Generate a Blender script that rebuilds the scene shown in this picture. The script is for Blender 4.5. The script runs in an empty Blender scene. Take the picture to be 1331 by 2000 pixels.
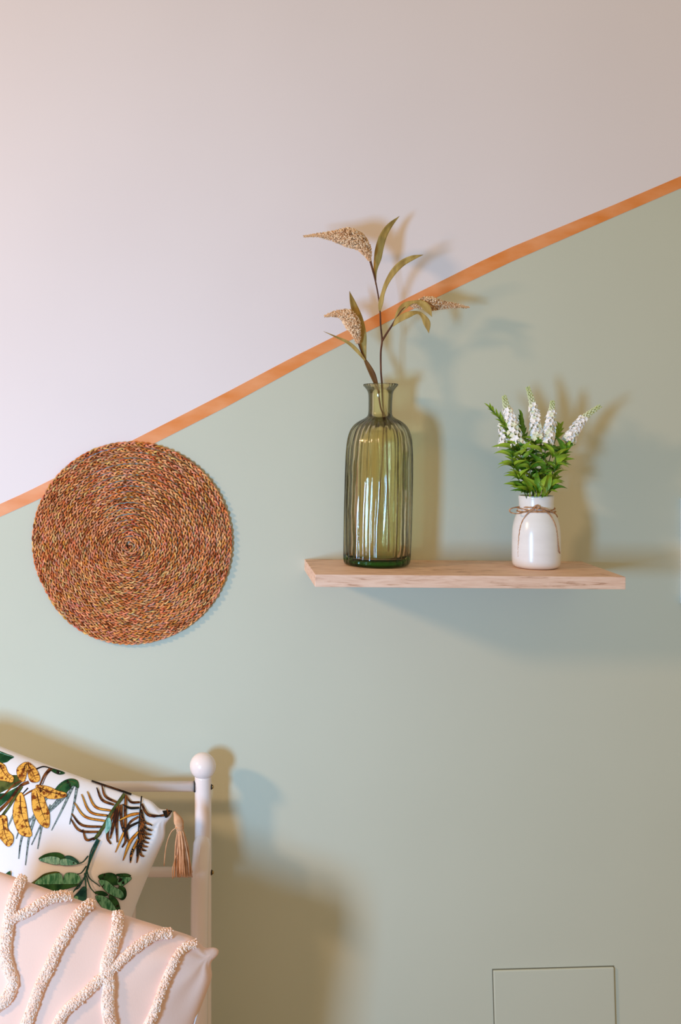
import bpy, bmesh, math, random
import numpy as np
from mathutils import Vector, Matrix, noise
from mathutils.bvhtree import BVHTree
random.seed(7)
sc = bpy.context.scene
C = sc.collection
PI = math.pi

# ------------------------------------------------------------------ camera
D = 2.24                 # camera to wall, metres
FPX = 2000.0             # focal length in pixels of the 1331x2000 frame
VX, VY = 420.0, 842.0    # where the wall's normal through the camera meets the frame
CZ = 1.65
cam = bpy.data.objects.new('camera', bpy.data.cameras.new('camera')); C.objects.link(cam)
cam.location = (0, -D, CZ); cam.rotation_euler = (PI/2, 0, 0)
cam.data.sensor_width = 36; cam.data.lens = 36*FPX/2000
cam.data.shift_x = (665.5-VX)/2000; cam.data.shift_y = -(1000-VY)/2000
cam.data.clip_start = .05
sc.camera = cam

# ------------------------------------------------------------------ light
w = bpy.data.worlds.new('room_light'); sc.world = w; w.use_nodes = True
w.node_tree.nodes['Background'].inputs[0].default_value = (1.0, .845, .56, 1)
w.node_tree.nodes['Background'].inputs[1].default_value = .508
def area(name, loc, target, size, power, col, size_y=None):
    l = bpy.data.lights.new(name, 'AREA'); l.energy = power; l.color = col
    l.shape = 'RECTANGLE' if size_y else 'DISK'; l.size = size
    if size_y: l.size_y = size_y
    o = bpy.data.objects.new(name, l); C.objects.link(o); o.location = loc
    o.rotation_euler = (Vector(target)-Vector(loc)).to_track_quat('-Z', 'Y').to_euler()
    return o
wl = area('window_daylight', (-1.29, -2.4, 1.22), (0, 0, 1.1), .34, 32, (.265, .575, .97), .55)
wl.data.spread = math.radians(128)
cl = area('ceiling_lamp', (-2.85, -1.75, 2.6), (-.2, 0, .8), .34, 27, (1.0, .64, .36))
cl.data.spread = math.radians(120)
sc.view_settings.view_transform = 'Standard'; sc.view_settings.look = 'None'
sc.view_settings.gamma = 1; sc.view_settings.use_curve_mapping = False
sc.view_settings.exposure = 0.0
try: sc.display_settings.display_device = 'sRGB'
except Exception: pass

# ------------------------------------------------------------------ helpers
def P(u, v, d=0.0):
    k = (D-d)/FPX
    return Vector(((u-VX)*k, -d, CZ-(v-VY)*k))
def lin(c):
    return tuple(((x/255)/12.92 if x/255 <= .04045 else ((x/255+.055)/1.055)**2.4) for x in c)
def tag(o, label=None, cat=None, group=None, kind=None):
    if label: o['label'] = label
    if cat: o['category'] = cat
    if group: o['group'] = group
    if kind: o['kind'] = kind
    return o
def empty(name, loc, label, cat, group=None):
    o = bpy.data.objects.new(name, None); C.objects.link(o); o.location = loc
    o.empty_display_size = .05
    return tag(o, label, cat, group)

class MB:
    def __init__(s): s.v = []; s.f = []; s.m = []; s.c = []
    def add(s, vs, fs, mi=0, col=None):
        b = len(s.v); s.v += [tuple(x) for x in vs]
        s.f += [tuple(i+b for i in f) for f in fs]; s.m += [mi]*len(fs)
        if col is not None:
            if isinstance(col, list): s.c += col
            else: s.c += [col]*len(vs)
        return b
    def tube(s, pts, rad, n=8, mi=0, cap=True, col=None, squash=None):
        pts = [Vector(p) for p in pts]; N = len(pts)
        if not hasattr(rad, '__len__'): rad = [rad]*N
        vs = []; up = None
        for i, p in enumerate(pts):
            t = (pts[min(i+1, N-1)]-pts[max(i-1, 0)])
            if t.length < 1e-9: t = Vector((0, 0, 1))
            t.normalize()
            if up is None:
                up = Vector((0, -1, 0)) if abs(t.y) < .9 else Vector((0, 0, 1))
            a = (up-t*up.dot(t)); a.normalize(); up = a; b = t.cross(a)
            for k in range(n):
                th = 2*PI*k/n; vs.append(p+(a*math.cos(th)+b*math.sin(th))*rad[i])
        fs = []
        for i in range(N-1):
            for k in range(n):
                k2 = (k+1) % n
                fs.append((i*n+k, i*n+k2, (i+1)*n+k2, (i+1)*n+k))
        if cap:
            fs.append(tuple(range(n))[::-1]); fs.append(tuple((N-1)*n+k for k in range(n)))
        s.add(vs, fs, mi, col)
    def lathe(s, prof, n=48, mi=0, rf=None, cen=None):
        # prof: (r,z); rf(theta,r,z)->r ; cen(z)->(dx,dy)
        vs = []; fs = []
        for (r, z) in prof:
            cx, cy = cen(z) if cen else (0, 0)
            for k in range(n):
                th = 2*PI*k/n; rr = rf(th, r, z) if rf else r
                vs.append((cx+rr*math.cos(th), cy+rr*math.sin(th), z))
        for i in range(len(prof)-1):
            for k in range(n):
                k2 = (k+1) % n
                fs.append((i*n+k, i*n+k2, (i+1)*n+k2, (i+1)*n+k))
        s.add(vs, fs, mi)
    def blob(s, c, r, mi=0, col=None, ax=None):
        # 12-vertex icosahedron
        t = (1+5**.5)/2; q = 1/math.sqrt(1+t*t)
        V = [(-1,t,0),(1,t,0),(-1,-t,0),(1,-t,0),(0,-1,t),(0,1,t),(0,-1,-t),(0,1,-t),(t,0,-1),(t,0,1),(-t,0,-1),(-t,0,1)]
        F = [(0,11,5),(0,5,1),(0,1,7),(0,7,10),(0,10,11),(1,5,9),(5,11,4),(11,10,2),(10,7,6),(7,1,8),(3,9,4),(3,4,2),(3,2,6),(3,6,8),(3,8,9),(4,9,5),(2,4,11),(6,2,10),(8,6,7),(9,8,1)]
        vs = []
        for v in V:
            p = Vector(v)*q*r
            if ax is not None: p = p+ax*(p.dot(ax)/max(ax.length_squared, 1e-9))*.8
            vs.append(Vector(c)+p)
        s.add(vs, F, mi, col)
    def build(s, name, mats, parent=None, smooth=True, origin=None):
        o = None
        me = bpy.data.meshes.new(name)
        if origin is None and parent is not None: origin = parent.location
        ofs = Vector(origin) if origin is not None else Vector((0, 0, 0))
        me.from_pydata([tuple(Vector(v)-ofs) for v in s.v], [], s.f)
        if not isinstance(mats, (list, tuple)): mats = [mats]
        for m in mats: me.materials.append(m)
        me.polygons.foreach_set('material_index', s.m)
        me.polygons.foreach_set('use_smooth', [smooth]*len(s.f))
        if s.c:
            a = me.color_attributes.new('col', 'FLOAT_COLOR', 'POINT')
            a.data.foreach_set('color', np.array([tuple(c)+(1,) for c in s.c], dtype=np.float32).ravel())
        me.update()
        o = bpy.data.objects.new(name, me); C.objects.link(o)
        if parent is not None: o.parent = parent
        else: o.location = ofs
        return o
def box_bm(name, size, mat, loc, parent=None, bevel=.001, seg=2, rot=(0,0,0)):
    bm = bmesh.new(); bmesh.ops.create_cube(bm, size=1)
    bmesh.ops.scale(bm, vec=size, verts=bm.verts)
    if bevel: bmesh.ops.bevel(bm, geom=list(bm.edges), offset=bevel, segments=seg, affect='EDGES', profile=.6)
    me = bpy.data.meshes.new(name); bm.to_mesh(me); bm.free(); me.materials.append(mat)
    o = bpy.data.objects.new(name, me); C.objects.link(o)
    o.location = Vector(loc)-(parent.location if parent else Vector((0,0,0))); o.rotation_euler = rot
    if parent: o.parent = parent
    return o
def spline(pts, n):
    """catmull-rom through pts (tuples of any length), n samples per span"""
    pts = [np.array(p, float) for p in pts]
    if len(pts) == 2: return [pts[0]+(pts[1]-pts[0])*i/n for i in range(n+1)]
    ext = [2*pts[0]-pts[1]]+pts+[2*pts[-1]-pts[-2]]
    out = []
    for i in range(1, len(ext)-2):
        a, b, c, d = ext[i-1:i+3]
        for j in range(n):
            t = j/n
            out.append(.5*((2*b)+(-a+c)*t+(2*a-5*b+4*c-d)*t*t+(-a+3*b-3*c+d)*t**3))
    out.append(pts[-1]); return out

# ------------------------------------------------------------------ materials
def mat(name, base=(.8,.8,.8), rough=.6, spec=.4, metal=0):
    m = bpy.data.materials.new(name); m.use_nodes = True
    b = m.node_tree.nodes['Principled BSDF']
    b.inputs['Base Color'].default_value = (*base, 1); b.inputs['Roughness'].default_value = rough
    b.inputs['Specular IOR Level'].default_value = spec; b.inputs['Metallic'].default_value = metal
    return m
def nd(m, t, **k):
    n = m.node_tree.nodes.new(t)
    for a, b in k.items(): setattr(n, a, b)
    return n
def lk(m, a, b): m.node_tree.links.new(a, b)
def noisy(m, c1, c2, scale=(1,1,1), nscale=5, detail=4, bump=0, bdist=.001, lo=.35, hi=.65, bscale=None, c3=None):
    b = m.node_tree.nodes['Principled BSDF']
    tc = nd(m, 'ShaderNodeTexCoord'); mp = nd(m, 'ShaderNodeMapping'); mp.inputs['Scale'].default_value = scale
    lk(m, tc.outputs['Object'], mp.inputs['Vector'])
    n = nd(m, 'ShaderNodeTexNoise'); n.inputs['Scale'].default_value = nscale; n.inputs['Detail'].default_value = detail
    lk(m, mp.outputs[0], n.inputs['Vector'])
    r = nd(m, 'ShaderNodeValToRGB'); r.color_ramp.elements[0].position = lo; r.color_ramp.elements[1].position = hi
    r.color_ramp.elements[0].color = (*c1, 1); r.color_ramp.elements[1].color = (*c2, 1)
    if c3: e = r.color_ramp.elements.new((lo+hi)/2); e.color = (*c3, 1)
    lk(m, n.outputs[0], r.inputs[0]); lk(m, r.outputs[0], b.inputs['Base Color'])
    if bump:
        n2 = nd(m, 'ShaderNodeTexNoise'); n2.inputs['Scale'].default_value = bscale or nscale*6; n2.inputs['Detail'].default_value = 5
        lk(m, mp.outputs[0], n2.inputs['Vector'])
        bp = nd(m, 'ShaderNodeBump'); bp.inputs['Strength'].default_value = bump; bp.inputs['Distance'].default_value = bdist
        lk(m, n2.outputs[0], bp.inputs['Height']); lk(m, bp.outputs[0], b.inputs['Normal'])
    return m
def vcol(m, mul=1.0):
    b = m.node_tree.nodes['Principled BSDF']; a = nd(m, 'ShaderNodeAttribute'); a.attribute_name = 'col'
    lk(m, a.outputs['Color'], b.inputs['Base Color']); return m

M_white = noisy(mat('white_paint', rough=.75, spec=.2), lin((231,219,219)), lin((234,222,222)), nscale=2, bump=.15, bdist=.0006, bscale=220)
M_green = noisy(mat('sage_green_paint', rough=.72, spec=.22), lin((199,199,181)), lin((202,202,184)), nscale=2, bump=.15, bdist=.0006, bscale=220)
M_copper = noisy(mat('orange_copper_stripe', rough=.5, spec=.4), lin((226,128,46)), lin((240,164,112)), scale=(1,1,2.5), nscale=9, detail=5, lo=.3, hi=.7)
M_floor = noisy(mat('floor_boards', rough=.5), lin((170,140,110)), lin((185,155,125)), scale=(1,12,1), nscale=4)
M_shelf = mat('light_oak_laminate', rough=.55, spec=.3)
def wood(m):
    b = m.node_tree.nodes['Principled BSDF']
    tc = nd(m, 'ShaderNodeTexCoord'); mp = nd(m, 'ShaderNodeMapping'); mp.inputs['Scale'].default_value = (3.5, 16, 38)
    mp.inputs['Rotation'].default_value = (0, math.radians(-4), 0)
    lk(m, tc.outputs['Object'], mp.inputs['Vector'])
    n = nd(m, 'ShaderNodeTexNoise'); n.inputs['Scale'].default_value = 5; n.inputs['Detail'].default_value = 7; n.inputs['Distortion'].default_value = .9
    lk(m, mp.outputs[0], n.inputs['Vector'])
    r = nd(m, 'ShaderNodeValToRGB'); E = r.color_ramp.elements
    E[0].position = .30; E[0].color = (*lin((186,142,116)), 1); E[1].position = .62; E[1].color = (*lin((238,202,180)), 1)
    e = E.new(.42); e.color = (*lin((226,186,162)), 1)
    lk(m, n.outputs[0], r.inputs[0]); lk(m, r.outputs[0], b.inputs['Base Color'])
    bp = nd(m, 'ShaderNodeBump'); bp.inputs['Strength'].default_value = .35; bp.inputs['Distance'].default_value = .0008
    lk(m, n.outputs[0], bp.inputs['Height']); lk(m, bp.outputs[0], b.inputs['Normal'])
wood(M_shelf)
M_metal = mat('white_enamelled_metal', lin((243,226,221)), rough=.22, spec=.6)
M_brass = mat('brass', lin((190,150,90)), rough=.25, metal=1)
M_black = mat('black_rubber', lin((40,36,34)), rough=.6)
M_ceramic = noisy(mat('white_glazed_ceramic', rough=.2, spec=.5), lin((232,226,224)), lin((238,233,231)), scale=(1,1,3), nscale=14, bump=.25, bdist=.0008, bscale=26)
M_twine = noisy(mat('jute_twine', rough=.9, spec=.1), lin((168,120,84)), lin((208,164,128)), nscale=160, bump=.5, bdist=.0006, bscale=500)
M_leafdry = noisy(mat('dried_olive_leaf', rough=.65, spec=.25), lin((150,120,60)), lin((188,158,88)), scale=(6,6,1), nscale=14, bump=.2, bdist=.0004)
M_stemdry = noisy(mat('dark_brown_stem', rough=.6, spec=.3), lin((78,44,26)), lin((104,62,38)), nscale=40)
M_sheath = noisy(mat('brown_leaf_sheath', rough=.6, spec=.3), lin((92,56,26)), lin((122,84,38)), nscale=20)
M_seed = vcol(mat('seed_head_grains', rough=.85, spec=.1))
M_mat = vcol(mat('braided_seagrass', rough=.65, spec=.2))
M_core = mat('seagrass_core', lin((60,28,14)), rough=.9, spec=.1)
M_gl = noisy(mat('green_plastic_leaf', rough=.45, spec=.35), lin((92,136,20)), lin((170,196,62)), nscale=38, lo=.3, hi=.7)
M_gl2 = noisy(mat('deep_green_leaf', rough=.45, spec=.35), lin((50,108,26)), lin((116,160,44)), nscale=38, lo=.3, hi=.7)
M_gstem = mat('green_stem', lin((64,92,36)), rough=.5)
M_flower = vcol(mat('flower_petals', rough=.7, spec=.2))
M_linen = noisy(mat('beige_cotton', rough=.92, spec=.1), lin((238,200,184)), lin((242,206,191)), nscale=4, bump=.25, bdist=.0008, bscale=420)
M_tuft = noisy(mat('cream_tufting_yarn', rough=.95, spec=.08), lin((246,208,186)), lin((252,224,206)), nscale=60)
M_cotton = noisy(mat('white_cotton', rough=.85, spec=.15), lin((240,231,230)), lin((243,235,234)), nscale=4, bump=.2, bdist=.0006, bscale=500)
M_tassel = noisy(mat('tan_tassel_yarn', rough=.9, spec=.1), lin((196,140,100)), lin((226,176,136)), nscale=60)
M_matt = noisy(mat('mattress_fabric', rough=.9, spec=.1), lin((226,214,206)), lin((232,220,212)), nscale=6)
M_zip = mat('pale_zip', lin((225,220,225)), rough=.4)
M_fit = mat('white_plastic_fitting', lin((240,235,230)), rough=.35)
def glassmat(name, col, rough=0.0, ior=1.48, thin=.5):
    """blown glass: part of the light goes straight through the thin wall, part is bent by the ribs"""
    m = bpy.data.materials.new(name); m.use_nodes = True; nt = m.node_tree
    nt.nodes.remove(nt.nodes['Principled BSDF'])
    g = nd(m, 'ShaderNodeBsdfGlass'); g.inputs['Color'].default_value = (*col, 1); g.inputs['Roughness'].default_value = rough; g.inputs['IOR'].default_value = ior
    t = nd(m, 'ShaderNodeBsdfTransparent'); t.inputs['Color'].default_value = (*col, 1)
    gl = nd(m, 'ShaderNodeBsdfGlossy'); gl.inputs['Roughness'].default_value = .03
    fr = nd(m, 'ShaderNodeFresnel'); fr.inputs['IOR'].default_value = ior
    a = nd(m, 'ShaderNodeMixShader'); lk(m, fr.outputs[0], a.inputs[0]); lk(m, t.outputs[0], a.inputs[1]); lk(m, gl.outputs[0], a.inputs[2])
    b = nd(m, 'ShaderNodeMixShader'); b.inputs[0].default_value = thin; lk(m, g.outputs[0], b.inputs[1]); lk(m, a.outputs[0], b.inputs[2])
    lk(m, b.outputs[0], nt.nodes['Material Output'].inputs['Surface']); return m
M_glass = glassmat('amber_green_glass', (.997, .96, .80), thin=.72)
M_glassb = glassmat('thick_green_glass', (.16, .74, .32), .02, thin=.3)

# ------------------------------------------------------------------ structure
top_edge = [(-1600,1660),(-300,1120),(0,984.4),(48,962.8),(96,939),(261,859),(440,767.6),(568,700),(700,634),(800,580),(935,512.6),(1000,482.6),(1200,400),(1331,344),(1700,190),(3200,-430)]
bot_edge = [(-1600,1686),(-300,1146),(0,1009.5),(66,980),(300,867),(440,796),(615,700.5),(700,657),(854,580.5),(1000,511),(1200,424),(1331,367.5),(1700,213),(3200,-407)]
def interp(e, x): return float(np.interp(x, [p[0] for p in e], [p[1] for p in e]))
X0, X1 = -1600, 3200
ztop = 842-(2.75-CZ)/D*FPX; zbot = 842+CZ/D*FPX
mb = MB(); xs = sorted(set([p[0] for p in top_edge]+[p[0] for p in bot_edge]+list(range(-1500, 3200, 100))))
vs = []
for x in xs:
    m_ = (interp(top_edge, x)+interp(bot_edge, x))/2
    vs += [P(x, ztop), P(x, max(m_, ztop+2)), P(x, zbot)]
fs = []; ms = []
for i in range(len(xs)-1):
    a = i*3; b = a+3
    mb.f.append((a+1, b+1, b, a)); mb.m.append(0)
    mb.f.append((a+2, b+2, b+1, a+1)); mb.m.append(1)
mb.v = [tuple(v) for v in vs]
# give the wall thickness behind
n0 = len(mb.v); L = P(X0, ztop); R = P(X1, zbot)
mb.add([(L.x,.12,L.z),(R.x,.12,L.z),(R.x,.12,R.z),(L.x,.12,R.z)], [(0,1,2,3)])
wall = tag(mb.build('wall_back', [M_white, M_green], smooth=False), kind='structure')
mb = MB(); vs = []
xs2 = [x for x in range(-1000, 2000, 20)]
for x in xs2:
    a = P(x, interp(top_edge, x)); b = P(x, interp(bot_edge, x))
    vs += [(a.x, .0, a.z), (a.x, -.0007, a.z), (b.x, -.0007, b.z), (b.x, .0, b.z)]
fs = []
for i in range(len(xs2)-1):
    a = i*4; b = a+4
    for k in range(3): fs.append((a+k, a+k+1, b+k+1, b+k))
mb.add(vs, fs); trim = tag(mb.build('trim_1', M_copper, smooth=False), kind='structure')
fl = box_bm('floor', (5.6, 3.4, .05), M_floor, (.7, -1.7, -.025), bevel=0); tag(fl, kind='structure')

# ------------------------------------------------------------------ cover plate low on the wall + fitting at the right
pc = P(1084, 2008)
pl = box_bm('cover_plate', (.2635, .006, .2635), M_green, (pc.x, -.003, pc.z), bevel=.0025, rot=(0, math.radians(-1.6), 0))
gp = box_bm('gap_shadow_sheet', (.2665, .0012, .2665), mat('painted_gap_shadow', lin((120,116,98)), rough=.9), (pc.x, -.0006, pc.z), bevel=0, rot=(0, math.radians(-1.6), 0))  # dark sheet behind the plate, its colour stands in for the edge shadow
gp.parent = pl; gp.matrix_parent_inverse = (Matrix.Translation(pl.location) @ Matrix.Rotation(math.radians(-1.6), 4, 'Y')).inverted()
tag(pl, 'blank square cover plate painted sage green, low on the wall under the shelf', 'cover plate')
a = P(1329, 972); b = P(1329, 1178)
ft = box_bm('wall_fitting', (.09, .012, a.z-b.z), M_fit, (a.x+.045, -.006, (a.z+b.z)/2), bevel=.002)
tag(ft, 'narrow white wall fitting just cut off by the right picture edge', 'wall fitting')

# ------------------------------------------------------------------ shelf
SL = .008
def shelf_z(x): return 1.3700-SL*(x-.196)
sw, st, sd = .607, .0245, .239
cx = .196+sw/2
sh = box_bm('wall_shelf', (sw, sd, st), M_shelf, (cx, -sd/2-.0005, shelf_z(cx)-st/2), bevel=.0009, rot=(0, math.atan(SL), 0))
tag(sh, 'floating light oak shelf board on the sage green wall', 'shelf')

# ------------------------------------------------------------------ glass bottle
vd = .087; vc = P(736, 1000, vd); k = (D-vd)/FPX
vz = shelf_z(vc.x)+.0006
def yz(y): return CZ-(y-VY)*k
prof_px = [(1.0,1105),(30,1105),(52,1105),(60,1104.2),(63.3,1101),(64.2,1096),(64.6,1085),(65.2,1050),(65.6,1000),(65.3,950),(64.8,915),(64.2,890),(62.6,868),(60,853),(55.5,841),(49,832),(41,825.5),(33,821),(27,817),(24,813.5),(23,808),(22.8,795),(23.2,780),(24,771),(26.5,764.5),(30.5,759),(33.3,755.6),(33.6,753.6),(32.6,752.2),(30.8,752.4)]
z_off = vz-yz(1105)
def smooth_prof(p, n=4): return [tuple(q) for q in spline(p, n)]
outer = smooth_prof([(r*k, yz(y)+z_off) for r, y in prof_px[:]], 3)
inner_px = [(30.2,754.2),(28.5,757.5),(25,762.5),(22,768),(20.4,776),(19.8,795),(20,808),(21,815),(25,820),(32,824.5),(39.5,829),(47,835.5),(53,844),(57,855.5),(59.4,869),(60.9,890),(61.5,915),(62,950),(62.3,1000),(61.8,1050),(61,1078),(58,1088),(50,1092),(30,1093.5),(1,1094)]
inner = smooth_prof([(r*k, yz(y)+z_off) for r, y in inner_px], 3)
ztopb = yz(753)+z_off
def cen(z): return ((z-vz)/(ztopb-vz)*.0088, 0)
NR = 26
def rib(th, r, z):
    f = min(1, max(0, (r-.030)/.022)); g = 1 if z > vz+.012 else max(0, (z-vz-.003)/.009)
    wob = .35*math.sin(3*th+z*31)
    return r+f*g*.0017*(abs(math.cos(NR/2*th+wob*.6))*1.6-1.0)*(1+.35*math.sin(5*th+2+z*17))
def ribi(th, r, z):
    f = min(1, max(0, (r-.030)/.022)); g = min(1, max(0, (z-vz-.02)/.02))
    return r+f*g*(.0004*math.sin(NR*th+.8)+.0004*math.sin(z*60+th*2)+.0003*math.sin(z*140-th*5))
bottle = empty('glass_bottle', (vc.x, -vd, vz), 'tall ribbed amber green glass bottle with dried stems, left on the shelf', 'vase')
mb = MB()
op = [(max(r, .0005), z) for r, z in outer]; ip = [(max(r, .0005), z) for r, z in inner]
N = 312
mb.lathe(op, N, rf=rib, cen=cen)
b0 = len(mb.v); mb.lathe(ip, N, rf=ribi, cen=cen)
no = (len(op)-1)*N
for q in range(N):      # join the lip
    q2 = (q+1) % N; mb.f.append((no+q, no+q2, b0+q2, b0+q)); mb.m.append(0)
mb.f.append(tuple(range(N))[::-1]); mb.m.append(0)
ni = b0+(len(ip)-1)*N; mb.f.append(tuple(ni+q for q in range(N))); mb.m.append(0)
body = mb.build('bottle_body', M_glass, origin=(0,0,0)); body.parent = bottle; body.location = (0, 0, -vz)
mb = MB(); zb = vz
mb.lathe([(.0005, zb+.0012+.010), (.044, zb+.011), (.0555, zb+.0118), (.0578, zb+.009), (.0572, zb+.0045), (.050, zb+.0014), (.0005, zb+.0012)][::-1], 96)
bb = mb.build('bottle_base', M_glassb, origin=(0,0,0)); bb.parent = bottle; bb.location = (0, 0, -vz); tag(bb, 'thick emerald green base of the bottle')

# ------------------------------------------------------------------ dried stems
def cr(X, Y, d): return P(560+X/3.3275, 400+Y/3.3275, d)
def crv(X, Y, d): return P(580+X/3.915, 730+Y/3.915, d)
pxm = (D-.09)/FPX
def leaf_obj(parent, pts, mtl, name='leaf', n=7, cup=.25, conv=cr, ksc=1/3.3275, th=.0005, twist=.4):
    # pts: (X, Y, depth, halfwidth)
    s = spline(pts, n); vs = []; W = 5
    C3 = [conv(q[0], q[1], q[2]) for q in s]
    for i, q in enumerate(s):
        t = (C3[min(i+1, len(s)-1)]-C3[max(0, i-1)]).normalized()
        side = t.cross(Vector((0, -1, 0)))
        if side.length < 1e-5: side = Vector((1, 0, 0))
        side.normalize(); nrm = side.cross(t).normalized()
        hw = max(.15, q[3])*ksc*pxm
        tw = twist*math.sin(i/len(s)*5)
        sd_ = side*math.cos(tw)+nrm*math.sin(tw)
        for j in range(W):
            a = (j/(W-1))*2-1
            vs.append(C3[i]+sd_*(hw*a/math.cos(tw))+nrm*(cup*hw*(a*a)))
    fs = []
    for i in range(len(s)-1):
        for j in range(W-1): fs.append((i*W+j, i*W+j+1, (i+1)*W+j+1, (i+1)*W+j))
    mb = MB(); mb.add(vs, fs); o = mb.build(name, mtl, parent)
    md = o.modifiers.new('th', 'SOLIDIFY'); md.thickness = th; md.offset = 0
    return o
def seed_head(parent, axis, conv=cr, ksc=1/3.3275, count=900, seed=1, furrow=False):
    rnd = random.Random(seed); s = spline(axis, 14); mb = MB()
    C3 = [conv(q[0], q[1], q[2]) for q in s]; R = [max(.8, q[3])*ksc*pxm for q in s]
    base = lin((218,172,128)); light = lin((252,226,192))
    mb.tube(C3, [r*.80 for r in R], 10, col=base)
    area_ = np.cumsum([0]+[(C3[i+1]-C3[i]).length*(R[i]+R[i+1])/2 for i in range(len(C3)-1)])
    for g in range(count):
        x = rnd.random()*area_[-1]; i = min(len(C3)-2, int(np.searchsorted(area_, x))-1); i = max(i, 0)
        f = rnd.random(); c = C3[i].lerp(C3[i+1], f); r = R[i]*(1-f)+R[i+1]*f
        t = (C3[i+1]-C3[i]).normalized(); a = t.cross(Vector((0, 1, 0))).normalized(); b = t.cross(a)
        th = rnd.random()*2*PI
        if furrow and abs(math.sin(th*3.5+i*.03)) < .38: rr = r*.76
        else: rr = r*(.86+.16*rnd.random())
        dv = a*math.cos(th)+b*math.sin(th)
        gs = min(.0019, .0006+r*.1)*(.7+.5*rnd.random())
        m = rnd.random()**1.3; col = tuple(base[q]*(1-m)+light[q]*m for q in range(3))
        if rnd.random() < .10: col = tuple(z*.6 for z in base)
        mb.blob(c+dv*rr, gs, col=col, ax=(dv+t*.5).normalized())
    return mb.build('seed_head', M_seed, parent)
g = 'dried stems in the glass bottle'
f1 = empty('dried_flower_stem', crv(700, 1385, .08), 'tall branched dried stem with two drooping seed heads in glass bottle', 'dried flower', g)
mb = MB()
ms_ = [cr(545,365,.095),cr(575,480,.09),cr(598,600,.09),cr(608,690,.088),cr(612,780,.087),cr(621,880,.087),cr(613,960,.087),cr(614,1080,.087),cr(621,1170,.087),crv(660,250,.085),crv(680,370,.082),crv(692,700,.08),crv(700,1000,.08),crv(702,1360,.078)]
sp = [Vector(q) for q in spline([tuple(p) for p in ms_], 5)]
nn = len(sp); mb.tube(sp, [.0013+.0007*min(1, i/(nn*.4))+(.0012*max(0, 1-i/7)) for i in range(nn)], 8)
mb.build('stem', M_stemdry, f1)
mb = MB(); sp = [Vector(q) for q in spline([tuple(cr(*p)) for p in [(622,885,.087),(650,838,.088),(685,785,.092),(715,735,.096),(760,675,.10),(820,645,.10)]], 5)]
mb.tube(sp, [.0023-.001*i/len(sp) for i in range(len(sp))], 8); mb.build('side_stem', M_stemdry, f1)
leaf_obj(f1, [(580,520,.09,3),(577,430,.087,11),(592,350,.082,23),(604,280,.078,26),(630,200,.074,24),(672,135,.07,17),(735,73,.066,.4)], M_leafdry)
leaf_obj(f1, [(606,690,.092,6),(612,640,.096,15),(628,570,.1,12),(655,500,.105,15),(700,430,.11,20),(755,378,.115,20),(820,345,.12,15),(890,325,.125,.4)], M_leafdry)
leaf_obj(f1, [(705,742,.096,4),(735,690,.098,17),(775,652,.1,20),(825,632,.103,10),(875,640,.108,20),(915,675,.112,22),(946,728,.116,.4)], M_leafdry)
leaf_obj(f1, [(692,790,.094,3),(730,745,.1,19),(790,715,.108,21),(850,700,.112,10),(885,722,.114,14),(912,770,.115,21),(926,835,.115,.4)], M_leafdry)
seed_head(f1, [(543,368,.095,8),(522,305,.098,30),(478,245,.1,48),(405,213,.1,58),(320,204,.1,34),(215,197,.098,14),(165,200,.097,10),(110,206,.096,7)], count=1500, seed=3)
seed_head(f1, [(805,655,.1,8),(850,650,.098,22),(905,640,.092,40),(950,645,.088,40),(1010,650,.084,26),(1100,656,.08,16),(1190,667,.076,5)], count=850, seed=4)
f2 = empty('dried_flower_stem', crv(600, 1385, .10), 'shorter dried stem leaning left with one seed head in glass bottle', 'dried flower', g)
mb = MB()
sp = [Vector(q) for q in spline([tuple(p) for p in [cr(462,885,.10),cr(490,960,.098),cr(518,1020,.095),cr(556,1100,.092),cr(588,1170,.091),crv(640,250,.094),crv(664,360,.096),crv(650,700,.10),crv(620,1060,.10),crv(600,1360,.10)]], 5)]
mb.tube(sp, .0016, 8); mb.build('stem', M_stemdry, f2)
leaf_obj(f2, [(514,1005,.096,5),(497,930,.094,21),(488,840,.09,28),(465,740,.086,29),(432,640,.082,20),(409,560,.078,.4)], M_leafdry)
leaf_obj(f2, [(514,1015,.10,5),(462,952,.104,11),(402,897,.108,10),(330,862,.112,6),(240,822,.116,.4)], M_leafdry)
leaf_obj(f2, [(500,990,.097,5),(530,1045,.097,15),(560,1105,.096,19),(585,1172,.094,12),(604,1225,.094,4)], M_sheath, 'leaf_sheath', twist=0)
seed_head(f2, [(465,902,.10,12),(456,845,.104,26),(430,775,.108,46),(392,722,.11,40),(330,708,.11,22),(245,724,.108,7)], count=1200, seed=6, furrow=True)

# ------------------------------------------------------------------ white jar with twine
jd = .108; jc = P(1048, 1000, jd); k2 = (D-jd)/FPX; jz = shelf_z(jc.x)+.0006
def jy(y): return CZ-(y-VY)*k2
jo = jz-jy(1107)
jar = empty('ceramic_jar', (jc.x, -jd, jz), 'small white glazed ceramic jar with a jute twine bow, right on the shelf', 'jar')
pj = [(1,1107),(34,1107),(40,1106),(44,1102),(45.6,1096),(46,1085),(46,1060),(45.5,1040),(44.3,1028),(41.8,1016),(38.2,1006),(35,998),(33.2,990),(32.8,982),(33.2,974),(33.6,970),(33,967.6),(31.6,967),(30.3,968.5),(30,974),(30.4,990),(38,1010),(42,1040),(42,1095),(1,1101)]
mb = MB(); pr = smooth_prof([(max(.6, r)*k2, jy(y)+jo) for r, y in pj], 3)
mb.lathe([(max(.0004, r), z-jz) for r, z in pr], 72)
for q in range(0, len(mb.v)): pass
jb = mb.build('jar_body', M_ceramic, origin=(0,0,0)); jb.parent = jar
jprof = sorted([(jy(y)+jo, r*k2) for r, y in pj[:17]])
def jr(z): return float(np.interp(z, [p[0] for p in jprof], [p[1] for p in jprof]))
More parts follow.
